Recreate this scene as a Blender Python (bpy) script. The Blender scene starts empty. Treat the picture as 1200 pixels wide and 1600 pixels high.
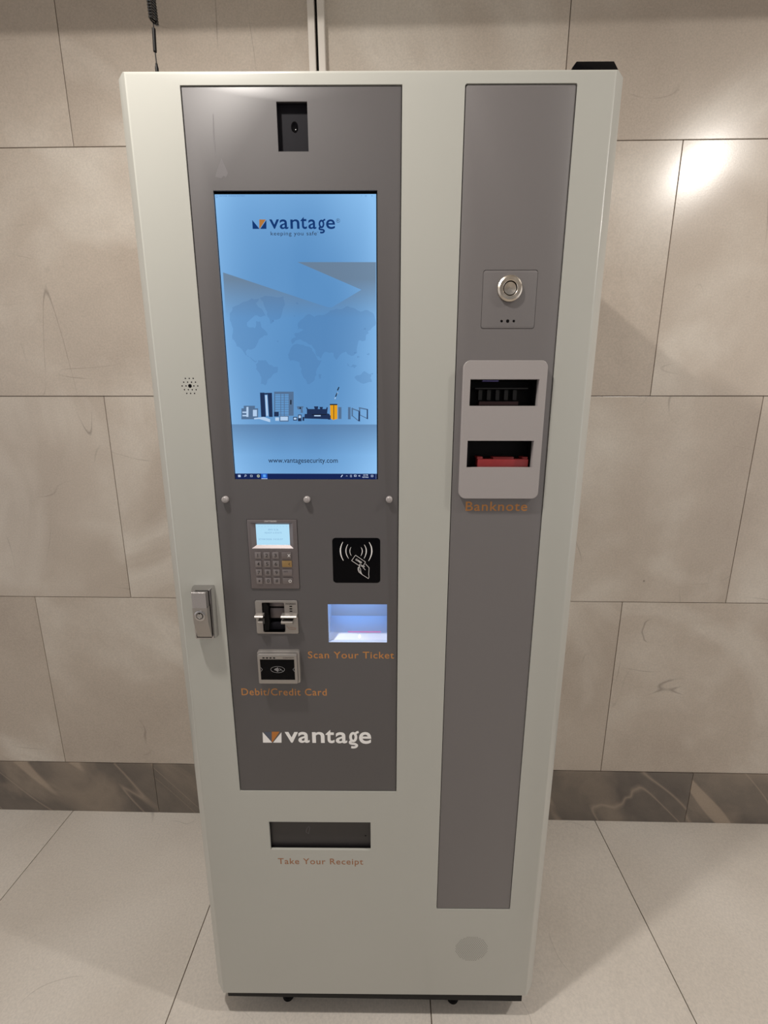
import bpy, bmesh, math, random
from mathutils import Vector, Matrix, geometry
random.seed(7)
C = bpy.context.scene.collection
SC = bpy.context.scene

# ------------------------------------------------------------------ camera, world, lights, exposure
cam_data = bpy.data.cameras.new('camera')
cam = bpy.data.objects.new('camera', cam_data); C.objects.link(cam)
Rw = [(0.9998, 0.0204, 0.0007), (0.0051, -0.2140, -0.9768), (-0.0197, 0.9766, -0.2141)]   # right, down, forward
rt, dn, fw = [Vector(v).normalized() for v in Rw]
cam.matrix_world = Matrix(((rt.x, -dn.x, -fw.x, 0.0), (rt.y, -dn.y, -fw.y, -0.6975), (rt.z, -dn.z, -fw.z, 1.339), (0, 0, 0, 1)))
cam_data.sensor_fit = 'HORIZONTAL'; cam_data.sensor_width = 36.0
cam_data.lens = 36.0 * 667.88 / 1200.0
cam_data.clip_start = 0.02
SC.camera = cam

SC.view_settings.view_transform = 'Standard'
SC.view_settings.look = 'None'
SC.view_settings.exposure = 0.0
SC.view_settings.gamma = 1.0
SC.view_settings.use_curve_mapping = False

world = bpy.data.worlds.new('world'); SC.world = world
world.use_nodes = True
bg = world.node_tree.nodes['Background']
bg.inputs[0].default_value = (1.0, 0.968, 0.955, 1)
# the hall is open and lit to the left and right, dimmer straight ahead of the wall
_wn, _wl = world.node_tree.nodes, world.node_tree.links
_tc = _wn.new('ShaderNodeTexCoord'); _sp = _wn.new('ShaderNodeSeparateXYZ'); _wl.new(_tc.outputs['Generated'], _sp.inputs[0])
_sq = _wn.new('ShaderNodeMath'); _sq.operation = 'MULTIPLY'; _wl.new(_sp.outputs[0], _sq.inputs[0]); _wl.new(_sp.outputs[0], _sq.inputs[1])
_ma = _wn.new('ShaderNodeMath'); _ma.operation = 'MULTIPLY_ADD'; _wl.new(_sq.outputs[0], _ma.inputs[0]); _ma.inputs[1].default_value = 0.92; _ma.inputs[2].default_value = 0.205
_wl.new(_ma.outputs[0], bg.inputs[1])

def lamp(name, loc, power, color, size, target=None, shape='DISK', size_y=None, spread=None):
    d = bpy.data.lights.new(name, 'AREA'); d.energy = power; d.color = color; d.shape = shape; d.size = size
    if size_y: d.size_y = size_y
    if spread: d.spread = spread
    o = bpy.data.objects.new(name, d); C.objects.link(o); o.location = loc
    t = Vector(target) if target else Vector((loc[0], loc[1], loc[2]-1))
    o.rotation_euler = (t - Vector(loc)).to_track_quat('-Z', 'Y').to_euler()
    return o
WARM = (1.0, 0.945, 0.88)
lamp('ceiling_lamp_left', (-0.47, -0.38, 2.395), 16.0, WARM, 0.07)
lamp('ceiling_lamp_right', (1.30, -0.40, 2.395), 14.5, WARM, 0.07)

# ------------------------------------------------------------------ materials
def lin(c):
    return tuple(((v/255)/12.92 if v/255 <= 0.04045 else ((v/255+0.055)/1.055)**2.4) for v in c) + (1.0,)
def mat(name):
    m = bpy.data.materials.new(name); m.use_nodes = True
    return m, m.node_tree.nodes, m.node_tree.links, m.node_tree.nodes['Principled BSDF']
def plain(name, col, rough=0.5, metal=0.0, spec=0.5, bump=0.0, bscale=400, vary=0.0, coat=0.0, aniso=0.0):
    m, N, L, P = mat(name)
    P.inputs['Roughness'].default_value = rough; P.inputs['Metallic'].default_value = metal
    P.inputs['Specular IOR Level'].default_value = spec; P.inputs['Coat Weight'].default_value = coat
    tc = N.new('ShaderNodeTexCoord')
    nz = N.new('ShaderNodeTexNoise'); nz.inputs['Scale'].default_value = bscale; nz.inputs['Detail'].default_value = 4
    L.new(tc.outputs['Object'], nz.inputs['Vector'])
    mx = N.new('ShaderNodeMix'); mx.data_type = 'RGBA'
    a = tuple(x*(1-vary) for x in col[:3]) + (1,); b = tuple(min(1, x*(1+vary)) for x in col[:3]) + (1,)
    mx.inputs[6].default_value = a; mx.inputs[7].default_value = b
    L.new(nz.outputs['Fac'], mx.inputs[0]); L.new(mx.outputs[2], P.inputs['Base Color'])
    if bump:
        bp = N.new('ShaderNodeBump'); bp.inputs['Strength'].default_value = bump; bp.inputs['Distance'].default_value = 0.001
        L.new(nz.outputs['Fac'], bp.inputs['Height']); L.new(bp.outputs[0], P.inputs['Normal'])
    if aniso:
        P.inputs['Anisotropic'].default_value = aniso
        tg = N.new('ShaderNodeTangent'); tg.direction_type = 'RADIAL'; tg.axis = 'Y'
        L.new(tg.outputs[0], P.inputs['Tangent'])
    return m
def glow(name, srgb, strength=1.0, alpha=1.0):
    m, N, L, P = mat(name)
    N.remove(P); out = N['Material Output']
    e = N.new('ShaderNodeEmission'); e.inputs[0].default_value = lin(srgb); e.inputs[1].default_value = strength
    if alpha < 1:
        t = N.new('ShaderNodeBsdfTransparent'); x = N.new('ShaderNodeMixShader'); x.inputs[0].default_value = alpha
        L.new(t.outputs[0], x.inputs[1]); L.new(e.outputs[0], x.inputs[2]); L.new(x.outputs[0], out.inputs[0])
    else:
        L.new(e.outputs[0], out.inputs[0])
    return m

def stone(name, base, light, dark, rough, scale=1.0, diag=0.0, crack=0.5, veincol=None, contrast=1.0):
    """large-format porcelain tile: cloudy tone, pale smears, thin scratches; every tile gets its own offset"""
    m, N, L, P = mat(name)
    tc = N.new('ShaderNodeTexCoord'); geo = N.new('ShaderNodeNewGeometry')
    sc = N.new('ShaderNodeVectorMath'); sc.operation = 'SCALE'; sc.inputs['Scale'].default_value = 37.0
    cmb = N.new('ShaderNodeCombineXYZ')
    for i in range(3): L.new(geo.outputs['Random Per Island'], cmb.inputs[i])
    L.new(cmb.outputs[0], sc.inputs[0])
    ad = N.new('ShaderNodeVectorMath'); ad.operation = 'ADD'
    L.new(tc.outputs['Object'], ad.inputs[0]); L.new(sc.outputs[0], ad.inputs[1])
    mr = N.new('ShaderNodeMapping'); mr.inputs['Rotation'].default_value = (0, diag, 0); L.new(ad.outputs[0], mr.inputs['Vector'])
    mp = N.new('ShaderNodeMapping'); mp.inputs['Scale'].default_value = (scale, scale, scale) if not diag else (scale*0.9, scale, scale*1.6)
    L.new(mr.outputs[0], mp.inputs['Vector'])
    def noise(s, det, dist=0.0, rg=0.55):
        n = N.new('ShaderNodeTexNoise'); n.inputs['Scale'].default_value = s; n.inputs['Detail'].default_value = det
        n.inputs['Distortion'].default_value = dist; n.inputs['Roughness'].default_value = rg
        L.new(mp.outputs[0], n.inputs['Vector']); return n
    def ramp(src, stops):
        r = N.new('ShaderNodeValToRGB'); el = r.color_ramp.elements
        while len(el) < len(stops): el.new(0.5)
        for e, (p, c) in zip(el, stops): e.position = p; e.color = c if len(c) == 4 else (*c, 1)
        L.new(src, r.inputs[0]); return r
    def mix(f, a, b, mode='MIX', fac=None):
        x = N.new('ShaderNodeMix'); x.data_type = 'RGBA'; x.blend_type = mode
        if f is not None: L.new(f, x.inputs[0])
        else: x.inputs[0].default_value = fac
        for s, i in ((a, 6), (b, 7)):
            if isinstance(s, tuple): x.inputs[i].default_value = s
            else: L.new(s, x.inputs[i])
        return x.outputs[2]
    W = (1, 1, 1, 1); K = (0, 0, 0, 1)
    cloud = noise(2.2, 7, 0.3)
    c1 = ramp(cloud.outputs['Fac'], [(0.30, dark), (0.52, base), (0.75, light)]).outputs[0]
    smear = noise(1.5, 5, 0.9, 0.5)
    sm = ramp(smear.outputs['Fac'], [(0.55, K), (0.66, (0.75*contrast,)*3), (0.72, K)]).outputs[0]
    c2 = mix(sm, c1, light)
    # faint scratches: thin level sets of stretched noise, kept only where a mask allows
    c3 = c2
    for k, (st, ms) in enumerate((((1.2, 1.2, 5.0), 5.0), ((5.0, 5.0, 1.2), 4.0))):
        mq = N.new('ShaderNodeMapping'); mq.inputs['Scale'].default_value = st; mq.inputs['Rotation'].default_value = (0, 0.12*(1-2*k), 0); mq.inputs['Location'].default_value = (k*7.3, 0, 1.7)
        L.new(mp.outputs[0], mq.inputs['Vector'])
        hair = N.new('ShaderNodeTexNoise'); hair.inputs['Scale'].default_value = 1.6; hair.inputs['Detail'].default_value = 0.7; L.new(mq.outputs[0], hair.inputs['Vector'])
        hl = ramp(hair.outputs['Fac'], [(0.496, K), (0.500, W), (0.504, K)]).outputs[0]
        mask = N.new('ShaderNodeTexNoise'); mask.inputs['Scale'].default_value = ms; mask.inputs['Detail'].default_value = 2; L.new(ad.outputs[0], mask.inputs['Vector'])
        mk = ramp(mask.outputs['Fac'], [(0.60, K), (0.68, W)]).outputs[0]
        hm = N.new('ShaderNodeMath'); hm.operation = 'MULTIPLY'; L.new(hl, hm.inputs[0]); L.new(mk, hm.inputs[1])
        hk = N.new('ShaderNodeMath'); hk.operation = 'MULTIPLY'; L.new(hm.outputs[0], hk.inputs[0]); hk.inputs[1].default_value = crack
        c3 = mix(hk.outputs[0], c3, tuple(x*0.4 for x in dark[:3]) + (1,))
    if veincol:
        # straight veins and one broad paler band, all running the same diagonal way
        mv = N.new('ShaderNodeMapping'); mv.inputs['Scale'].default_value = (0.35, 0.35, 2.2); L.new(mr.outputs[0], mv.inputs['Vector'])
        v = N.new('ShaderNodeTexNoise'); v.inputs['Scale'].default_value = 1.9; v.inputs['Detail'].default_value = 2.5; v.inputs['Roughness'].default_value = 0.4; L.new(mv.outputs[0], v.inputs['Vector'])
        for stops, amt in (([(0.494, K), (0.500, W), (0.506, K)], 0.55), ([(0.385, K), (0.390, W), (0.395, K)], 0.45), ([(0.615, K), (0.625, W), (0.685, W), (0.692, K)], 0.7)):
            vm = N.new('ShaderNodeMath'); vm.operation = 'MULTIPLY'; L.new(ramp(v.outputs['Fac'], stops).outputs[0], vm.inputs[0]); vm.inputs[1].default_value = amt
            c3 = mix(vm.outputs[0], c3, veincol)
    vo = N.new('ShaderNodeTexVoronoi'); vo.inputs['Scale'].default_value = 4.0; L.new(ad.outputs[0], vo.inputs['Vector'])
    vk = N.new('ShaderNodeMath'); vk.operation = 'MULTIPLY'; L.new(ramp(vo.outputs['Distance'], [(0.009, W), (0.014, K)]).outputs[0], vk.inputs[0]); vk.inputs[1].default_value = 0.6
    c3 = mix(vk.outputs[0], c3, tuple(x*0.3 for x in dark[:3]) + (1,))
    fine = noise(230, 3, 0, 0.7)
    fr = ramp(fine.outputs['Fac'], [(0.3, (0.90, 0.90, 0.90)), (0.7, (1.08, 1.07, 1.06))]).outputs[0]
    c4 = mix(None, c3, fr, 'MULTIPLY', 1.0)
    L.new(c4, P.inputs['Base Color'])
    P.inputs['Roughness'].default_value = rough
    bp = N.new('ShaderNodeBump'); bp.inputs['Strength'].default_value = 0.25; bp.inputs['Distance'].default_value = 0.0002
    med = noise(280, 3, 0, 0.6)
    L.new(med.outputs['Fac'], bp.inputs['Height']); L.new(bp.outputs[0], P.inputs['Normal'])
    return m

M = {}
M['wall'] = stone('wall_stone', lin((190, 179, 167)), lin((213, 206, 196)), lin((177, 165, 153)), 0.24, 1.0, 0, 0.55)
M['floor'] = stone('floor_stone', lin((214, 207, 198)), lin((224, 218, 210)), lin((203, 195, 185)), 0.38, 0.8, 0, 0.5, contrast=0.5)
M['base'] = stone('baseboard_marble', lin((120, 111, 102)), lin((150, 137, 123)), lin((96, 89, 84)), 0.35, 1.5, -0.85, 0.2, lin((176, 160, 143)))
M['grout'] = plain('grout', lin((96, 82, 68)), 0.9, bscale=60, vary=0.2)
M['ceiling'] = plain('ceiling_paint', lin((225, 220, 212)), 0.8, bscale=30, vary=0.03)
M['white'] = plain('cabinet_enamel', lin((182, 182, 175)), 0.30, bump=0.02, bscale=900, vary=0.02, coat=0.25)
M['grey'] = plain('grey_enamel', lin((114, 110, 110)), 0.44, bump=0.03, bscale=900, vary=0.04, coat=0.1)
M['greydark'] = plain('dark_grey_enamel', lin((91, 88, 89)), 0.46, bump=0.03, bscale=900, vary=0.04, coat=0.1)
M['bezel'] = plain('silver_grey_enamel', lin((164, 158, 157)), 0.28, bump=0.05, bscale=600, vary=0.03)
M['black'] = plain('black_plastic', lin((12, 11, 12)), 0.45, spec=0.15)
M['inner'] = plain('dark_interior', lin((34, 32, 34)), 0.7)
M['blackgloss'] = plain('black_glass', lin((5, 5, 8)), 0.12, spec=0.12)
M['charcoal'] = plain('charcoal_plastic', lin((28, 27, 32)), 0.6, spec=0.1, bscale=200, vary=0.05)
M['flap'] = plain('receipt_flap_plastic', lin((46, 43, 44)), 0.4, bscale=200, vary=0.05)
M['red'] = plain('red_plastic', lin((138, 44, 46)), 0.3, bscale=90, vary=0.1)
M['steel'] = plain('brushed_steel', lin((205, 196, 184)), 0.22, 1.0, bump=0.05, bscale=500, vary=0.05, aniso=0.85)
M['chrome'] = plain('chrome', lin((200, 198, 198)), 0.14, 1.0)
M['zinc'] = plain('hammered_zinc', lin((186, 182, 182)), 0.30, 1.0, bump=0.9, bscale=900)
M['satin'] = plain('satin_metal', lin((172, 167, 163)), 0.40, 0.8, bump=0.03)
M['keypadmetal'] = plain('keypad_metal', lin((124, 117, 118)), 0.42, 0.6)
M['keymetal'] = plain('key_metal', lin((142, 135, 135)), 0.38, 0.6)
M['trunk'] = plain('white_trunking', lin((222, 216, 208)), 0.4)
M['orange'] = plain('orange_print', lin((192, 132, 72)), 0.5)
M['oranged'] = plain('dull_orange_print', lin((158, 106, 70)), 0.5)
M['whiteprint'] = plain('white_print', lin((248, 246, 244)), 0.5)
M['orangeprint'] = plain('emblem_orange', lin((186, 116, 48)), 0.5)
M['slate'] = plain('emblem_slate', lin((84, 90, 106)), 0.5)
M['greyprint'] = plain('icon_print', lin((200, 198, 200)), 0.5)
M['darkprint'] = plain('engraved_print', lin((40, 34, 34)), 0.5)
M['bay'] = plain('white_bay_plastic', lin((205, 214, 228)), 0.4)
M['bayglass'] = plain('scanner_glass', lin((215, 222, 240)), 0.35)
M['rubber'] = plain('black_rubber', lin((14, 13, 13)), 0.6, spec=0.15)

# ------------------------------------------------------------------ mesh builder
class MB:
    def __init__(s): s.v = []; s.f = []; s.m = []; s.s = []
    def add(s, vs, fs, mi=0, sm=True):
        o = len(s.v); s.v += [tuple(v) for v in vs]
        s.f += [tuple(o+i for i in f) for f in fs]; s.m += [mi]*len(fs)
        s.s += (sm if isinstance(sm, list) else [sm]*len(fs)); return s
    def box(s, x0, x1, y0, y1, z0, z1, mi=0, b=0.0):
        if b <= 0:
            vs = [(x, y, z) for x in (x0, x1) for y in (y0, y1) for z in (z0, z1)]
            return s.add(vs, [(0,1,3,2),(4,6,7,5),(0,4,5,1),(2,3,7,6),(0,2,6,4),(1,5,7,3)], mi)
        bm = bmesh.new(); bmesh.ops.create_cube(bm, size=1)
        for v in bm.verts: v.co = Vector(((x0+x1)/2+v.co.x*(x1-x0), (y0+y1)/2+v.co.y*(y1-y0), (z0+z1)/2+v.co.z*(z1-z0)))
        bmesh.ops.bevel(bm, geom=bm.edges[:], offset=b, segments=2, profile=0.5, affect='EDGES')
        bm.verts.index_update(); vs = [v.co[:] for v in bm.verts]; fs = [[v.index for v in f.verts] for f in bm.faces]
        sm = [max(abs(c) for c in f.normal) < 0.999 for f in bm.faces]; bm.free()
        return s.add(vs, fs, mi, sm)
    def flat(s, poly, y, mi=0, holes=()):
        """filled polygon in the x-z plane facing the viewer"""
        loops = [[Vector((p[0], p[1], 0)) for p in poly]] + [[Vector((p[0], p[1], 0)) for p in h] for h in holes]
        tris = geometry.tessellate_polygon(loops)
        vs = [(p.x, y, p.y) for lp in loops for p in lp]
        return s.add(vs, [tuple(t) for t in tris], mi, False)
    def ring(s, a, ya, b, yb, mi=0):
        n = len(a); vs = [(p[0], ya, p[1]) for p in a] + [(p[0], yb, p[1]) for p in b]
        return s.add(vs, [(i, (i+1) % n, n+(i+1) % n, n+i) for i in range(n)], mi)
    def slab(s, poly, y0, y1, mi=0, holes=(), bev=0.0, inner=None, back=True):
        """plate: front at y0 (toward viewer), back at y1; poly outer, inner = inset outline for a bevelled front edge"""
        if bev > 0 and inner:
            s.flat(inner, y0, mi, holes)
            k = [((a[0]+(b[0]-a[0])*0.7), (a[1]+(b[1]-a[1])*0.7)) for a, b in zip(inner, poly)]
            s.ring(inner, y0, k, y0+bev*0.3, mi); s.ring(k, y0+bev*0.3, poly, y0+bev, mi); s.ring(poly, y0+bev, poly, y1, mi)
        else:
            s.flat(poly, y0, mi, holes); s.ring(poly, y0, poly, y1, mi)
        for h in holes: s.ring(h, y0, h, y1, mi)
        if back: s.flat(poly, y1, mi, holes)
        return s
    def lathe(s, prof, cx, cz, seg=32, mi=0, axis='y', cy=0):
        """prof: list of (r, t); axis y: t is y, centred on (cx, cz); axis z: t is z, centred on (cx, cy)"""
        vs = []
        for r, t in prof:
            for k in range(seg):
                a = 2*math.pi*k/seg
                vs.append((cx+r*math.cos(a), t, cz+r*math.sin(a)) if axis == 'y' else (cx+r*math.cos(a), cy+r*math.sin(a), t))
        fs = [(i*seg+k, i*seg+(k+1) % seg, (i+1)*seg+(k+1) % seg, (i+1)*seg+k) for i in range(len(prof)-1) for k in range(seg)]
        if prof[0][0] > 1e-6: fs.append(tuple(range(seg)))
        if prof[-1][0] > 1e-6: fs.append(tuple((len(prof)-1)*seg+k for k in range(seg)))
        return s.add(vs, fs, mi)
    def tube(s, pts, r, seg=8, mi=0):
        pts = [Vector(p) for p in pts]; vs = []; up = Vector((0.13, 0.93, 0.31)).normalized()
        for i, p in enumerate(pts):
            t = (pts[min(i+1, len(pts)-1)]-pts[max(i-1, 0)]).normalized()
            a = up.cross(t).normalized(); b = t.cross(a)
            rr = r[i] if isinstance(r, (list, tuple)) else r
            for k in range(seg):
                an = 2*math.pi*k/seg; vs.append(p+a*rr*math.cos(an)+b*rr*math.sin(an))
        n = len(pts); fs = [(i*seg+k, i*seg+(k+1) % seg, (i+1)*seg+(k+1) % seg, (i+1)*seg+k) for i in range(n-1) for k in range(seg)]
        fs += [tuple(range(seg)), tuple((n-1)*seg+k for k in range(seg))]
        return s.add(vs, fs, mi)
    def stroke(s, pts, w, y, mi=0, taper=False, closed=False):
        """flat ribbon of width w along an x-z path"""
        P = [Vector((p[0], p[1])) for p in pts]; n = len(P); vs = []
        for i in range(n):
            a = P[(i-1) % n] if closed or i > 0 else P[i]; b = P[(i+1) % n] if closed or i < n-1 else P[i]
            d1 = (P[i]-a); d2 = (b-P[i])
            if d1.length < 1e-9: d1 = d2
            if d2.length < 1e-9: d2 = d1
            d1 = d1.normalized(); d2 = d2.normalized(); t = d1+d2
            t = t.normalized() if t.length > 1e-6 else d1
            nr = Vector((-t.y, t.x)); k = min(1.6, 1/max(0.3, t.dot(d1)))
            ww = w*k*0.5
            if taper: ww *= (0.35+0.65*math.sin(math.pi*i/(n-1)))
            vs += [(P[i].x+nr.x*ww, y, P[i].y+nr.y*ww), (P[i].x-nr.x*ww, y, P[i].y-nr.y*ww)]
        fs = [(2*i, 2*i+1, 2*i+3, 2*i+2) for i in range(n-1)]
        if closed: fs.append((2*n-2, 2*n-1, 1, 0))
        return s.add(vs, fs, mi)
    def build(s, name, mats, parent=None, org=(0, 0, 0), smooth=True, tri_clean=True):
        me = bpy.data.meshes.new(name)
        me.from_pydata([(v[0]-org[0], v[1]-org[1], v[2]-org[2]) for v in s.v], [], s.f)
        mats = mats if isinstance(mats, (list, tuple)) else [mats]
        for m in mats: me.materials.append(m)
        for p, mi in zip(me.polygons, s.m): p.material_index = mi
        bm = bmesh.new(); bm.from_mesh(me)
        if smooth:
            for f, q in zip(bm.faces, s.s): f.smooth = q
        bmesh.ops.remove_doubles(bm, verts=bm.verts, dist=1e-6)
        bmesh.ops.recalc_face_normals(bm, faces=bm.faces)
        bm.to_mesh(me); bm.free()
        if smooth:
            me.set_sharp_from_angle(angle=math.radians(32))
        o = bpy.data.objects.new(name, me); C.objects.link(o)
        o.location = org
        if parent: o.parent = parent
        return o

def rr(x0, x1, z0, z1, r=0.0, seg=5):
    if r <= 0: return [(x0, z0), (x1, z0), (x1, z1), (x0, z1)]
    out = []
    for cx, cz, a0 in ((x1-r, z0+r, -90), (x1-r, z1-r, 0), (x0+r, z1-r, 90), (x0+r, z0+r, 180)):
        for k in range(seg+1):
            a = math.radians(a0+90*k/seg); out.append((cx+r*math.cos(a), cz+r*math.sin(a)))
    return out
def circ(cx, cz, r, seg=16): return [(cx+r*math.cos(2*math.pi*k/seg), cz+r*math.sin(2*math.pi*k/seg)) for k in range(seg)]

def glyph_mesh(text, bold=0.0, spacing=1.0, res=4):
    cu = bpy.data.curves.new('lettering', 'FONT'); cu.body = text; cu.size = 1.0; cu.offset = bold
    cu.space_character = spacing; cu.resolution_u = res; cu.fill_mode = 'FRONT'
    ob = bpy.data.objects.new('lettering', cu); C.objects.link(ob)
    dg = bpy.context.evaluated_depsgraph_get(); dg.update()
    me = bpy.data.meshes.new_from_object(ob.evaluated_get(dg))
    vs = [(v.co.x, v.co.y) for v in me.vertices]; fs = [tuple(p.vertices) for p in me.polygons]
    C.objects.unlink(ob); bpy.data.objects.remove(ob); bpy.data.curves.remove(cu); bpy.data.meshes.remove(me)
    return vs, fs
def _cap(bold, ref):
    vs, _ = glyph_mesh(ref, bold); return max(v[1] for v in vs)-min(v[1] for v in vs)
_caps = {}
def text(mb, s, x0, x1, z, cap, y, mi=0, bold=0.0, spacing=1.0, ref='H'):
    """string fitted between x0 and x1, baseline at z, height of ref letter = cap"""
    vs, fs = glyph_mesh(s, bold, spacing)
    key = (bold, ref)
    if key not in _caps: _caps[key] = _cap(bold, ref)
    a = min(v[0] for v in vs); b = max(v[0] for v in vs)
    mb.add([(x0+(v[0]-a)/(b-a)*(x1-x0), y, z+v[1]/_caps[key]*cap) for v in vs], fs, mi)
def fit(mb, ch, x0, x1, z0, z1, y, mi=0, bold=0.03):
    vs, fs = glyph_mesh(ch, bold)
    a = min(v[0] for v in vs); b = max(v[0] for v in vs); c = min(v[1] for v in vs); d = max(v[1] for v in vs)
    mb.add([(x0+(v[0]-a)/(b-a)*(x1-x0), y, z0+(v[1]-c)/(d-c)*(z1-z0)) for v in vs], fs, mi)
def wordmark(mb, glyphs, y, mi=0, bold=0.04, w=0.2):
    for ch, ((x0, z0), (x1, z1)) in glyphs:
        if ch != 'g': fit(mb, ch, x0, x1, z0, z1, y, mi, bold); continue
        W = x1-x0; H = z1-z0; t = W*w                       # two-storey g: bowl, ear and open tail
        cx = x0+W*0.46; cz = z1-H*0.33; rx = W*0.40-t/2; rz = H*0.235
        mb.stroke([(cx+rx*math.cos(a), cz+rz*math.sin(a)) for a in [2*math.pi*k/20 for k in range(20)]], t, y, mi, closed=True)
        mb.stroke([(cx+rx*0.6, cz+rz*0.8), (x0+W*0.86, z1-H*0.04), (x1, z1-H*0.03)], t*0.9, y-0.00001, mi)
        mb.stroke(crom([(cx-rx*0.45, cz-rz*0.95), (x0+W*0.17, z0+H*0.40), (x0+W*0.16, z0+H*0.31), (x0+W*0.34, z0+H*0.275), (x0+W*0.62, z0+H*0.255), (x0+W*0.80, z0+H*0.18),
                        (x0+W*0.70, z0+H*0.085), (x0+W*0.46, z0+H*0.055), (x0+W*0.24, z0+H*0.07)]), t*0.95, y-0.00002, mi)
def crom(P, n=6):
    P = [Vector(p) for p in P]; P = [P[0]*2-P[1]]+P+[P[-1]*2-P[-2]]; out = []
    for i in range(1, len(P)-2):
        for k in range(n):
            t = k/n; a, b, c, d = P[i-1:i+3]
            out.append(tuple(0.5*((2*b)+(c-a)*t+(2*a-5*b+4*c-d)*t*t+(3*b-a-3*c+d)*t*t*t)))
    return out+[tuple(P[-2])]

def empty(name, loc, rz=0.0):
    o = bpy.data.objects.new(name, None); C.objects.link(o); o.location = loc; o.rotation_euler = (0, 0, rz)
    o.empty_display_size = 0.1; return o
def tag(o, label=None, cat=None, group=None, kind=None):
    if label: o['label'] = label
    if cat: o['category'] = cat
    if group: o['group'] = group
    if kind: o['kind'] = kind
    return o

# ------------------------------------------------------------------ the room
WY = 0.5172                      # wall plane
G = 0.0010                       # half joint
wall = MB()
wall.box(-3.2, 3.2, WY+0.006, WY+0.12, 0.0, 2.47, 1)
def tiles(mb, rows, lo, hi, y0, y1):
    for z0, z1, joints in rows:
        xs = [lo]+[j for j in joints if lo < j < hi]+[hi]
        for a, b in zip(xs, xs[1:]): mb.box(a+G, b-G, y0, y1, z0+G, z1-G, 0, b=0.0006)
rowsW = [(0.197, 0.7985, (-2.306, -1.1065, 0.0934, 0.6945, 1.894)), (0.7985, 1.3985, (-2.0, -0.805, 0.395, 1.0005, 2.2)),
         (1.3985, 1.9965, (-2.3, -1.106, 0.094, 0.6975, 1.9)), (1.9965, 2.47, (-2.0, -0.796, 0.4035, 1.6, 2.8))]
tiles(wall, rowsW, -3.2, 3.2, WY, WY+0.012)
tag(wall.build('wall_back', [M['wall'], M['grout']], smooth=False), kind='structure')
bb = MB(); xs = [-3.2, -2.005, -0.8055, 0.395, 0.996, 2.2, 3.2]
for a, b in zip(xs, xs[1:]): bb.box(a+0.0007, b-0.0007, WY-0.003, WY+0.012, 0.0, 0.1962, 0, b=0.0006)
tag(bb.build('baseboard_back', [M['base'], M['grout']], smooth=False), kind='structure')
fl = MB(); fl.box(-3.2, 3.2, -3.6, WY+0.1, -0.06, -0.003, 1)
xs = [-3.2, -2.311, -1.710, -1.109, -0.508, 0.0948, 0.6950, 1.296, 1.897, 3.2]; ys = [-3.6, -3.08, -1.88, -0.68, WY+0.01]
for a, b in zip(xs, xs[1:]):
    for c, d in zip(ys, ys[1:]): fl.box(a+0.0012, b-0.0012, c+0.0012, d-0.0012, -0.01, 0.0, 0, b=0.0005)
tag(fl.build('floor', [M['floor'], M['grout']], smooth=False), kind='structure')
ce = MB(); ce.box(-3.2, 3.2, -3.6, WY+0.12, 2.47, 2.56)
tag(ce.build('ceiling', M['ceiling']), kind='structure')
so = MB(); so.box(-3.2, 3.2, -0.03, WY, 2.33, 2.47)  # unseen soffit, added so its front edge shades the top of the wall
tag(so.build('shade_soffit_1', M['ceiling']), kind='structure')

# cable trunking pair and the cable between them, fixed to the wall above the kiosk
def vbar(x0, x1, y0, y1, z0, z1, lean, r):
    mb = MB(); mb.box(x0, x1, y0, y1, z0, z1, 0, b=r)
    mb.v = [(v[0]+(v[2]-z0)*lean, v[1], v[2]) for v in mb.v]; return mb
TG = 'white cable trunking on the wall above the kiosk'
for nm, x0, x1, lb in (('cable_trunking', -0.1915, -0.1755, 'white vertical cable trunking on tiled wall, left one of the pair above the kiosk'),
                       ('cable_trunking', -0.1690, -0.1530, 'white vertical cable trunking on tiled wall, right one of the pair above the kiosk')):
    o = vbar(x0, x1, WY-0.020, WY-0.0002, 1.20, 2.329, -0.009, 0.002).build(nm, M['trunk'])
    tag(o, lb, 'trunking', TG)
cb = MB(); cb.tube([(-0.1722+0.0006*math.sin(z*9)-0.009*(z-1.2), WY-0.005, z) for z in [1.2+1.128*k/30 for k in range(31)]], 0.0029, 8)
tag(cb.build('cable', M['rubber']), 'thin dark cable running up the gap between the two white trunkings', 'cable')

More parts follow.
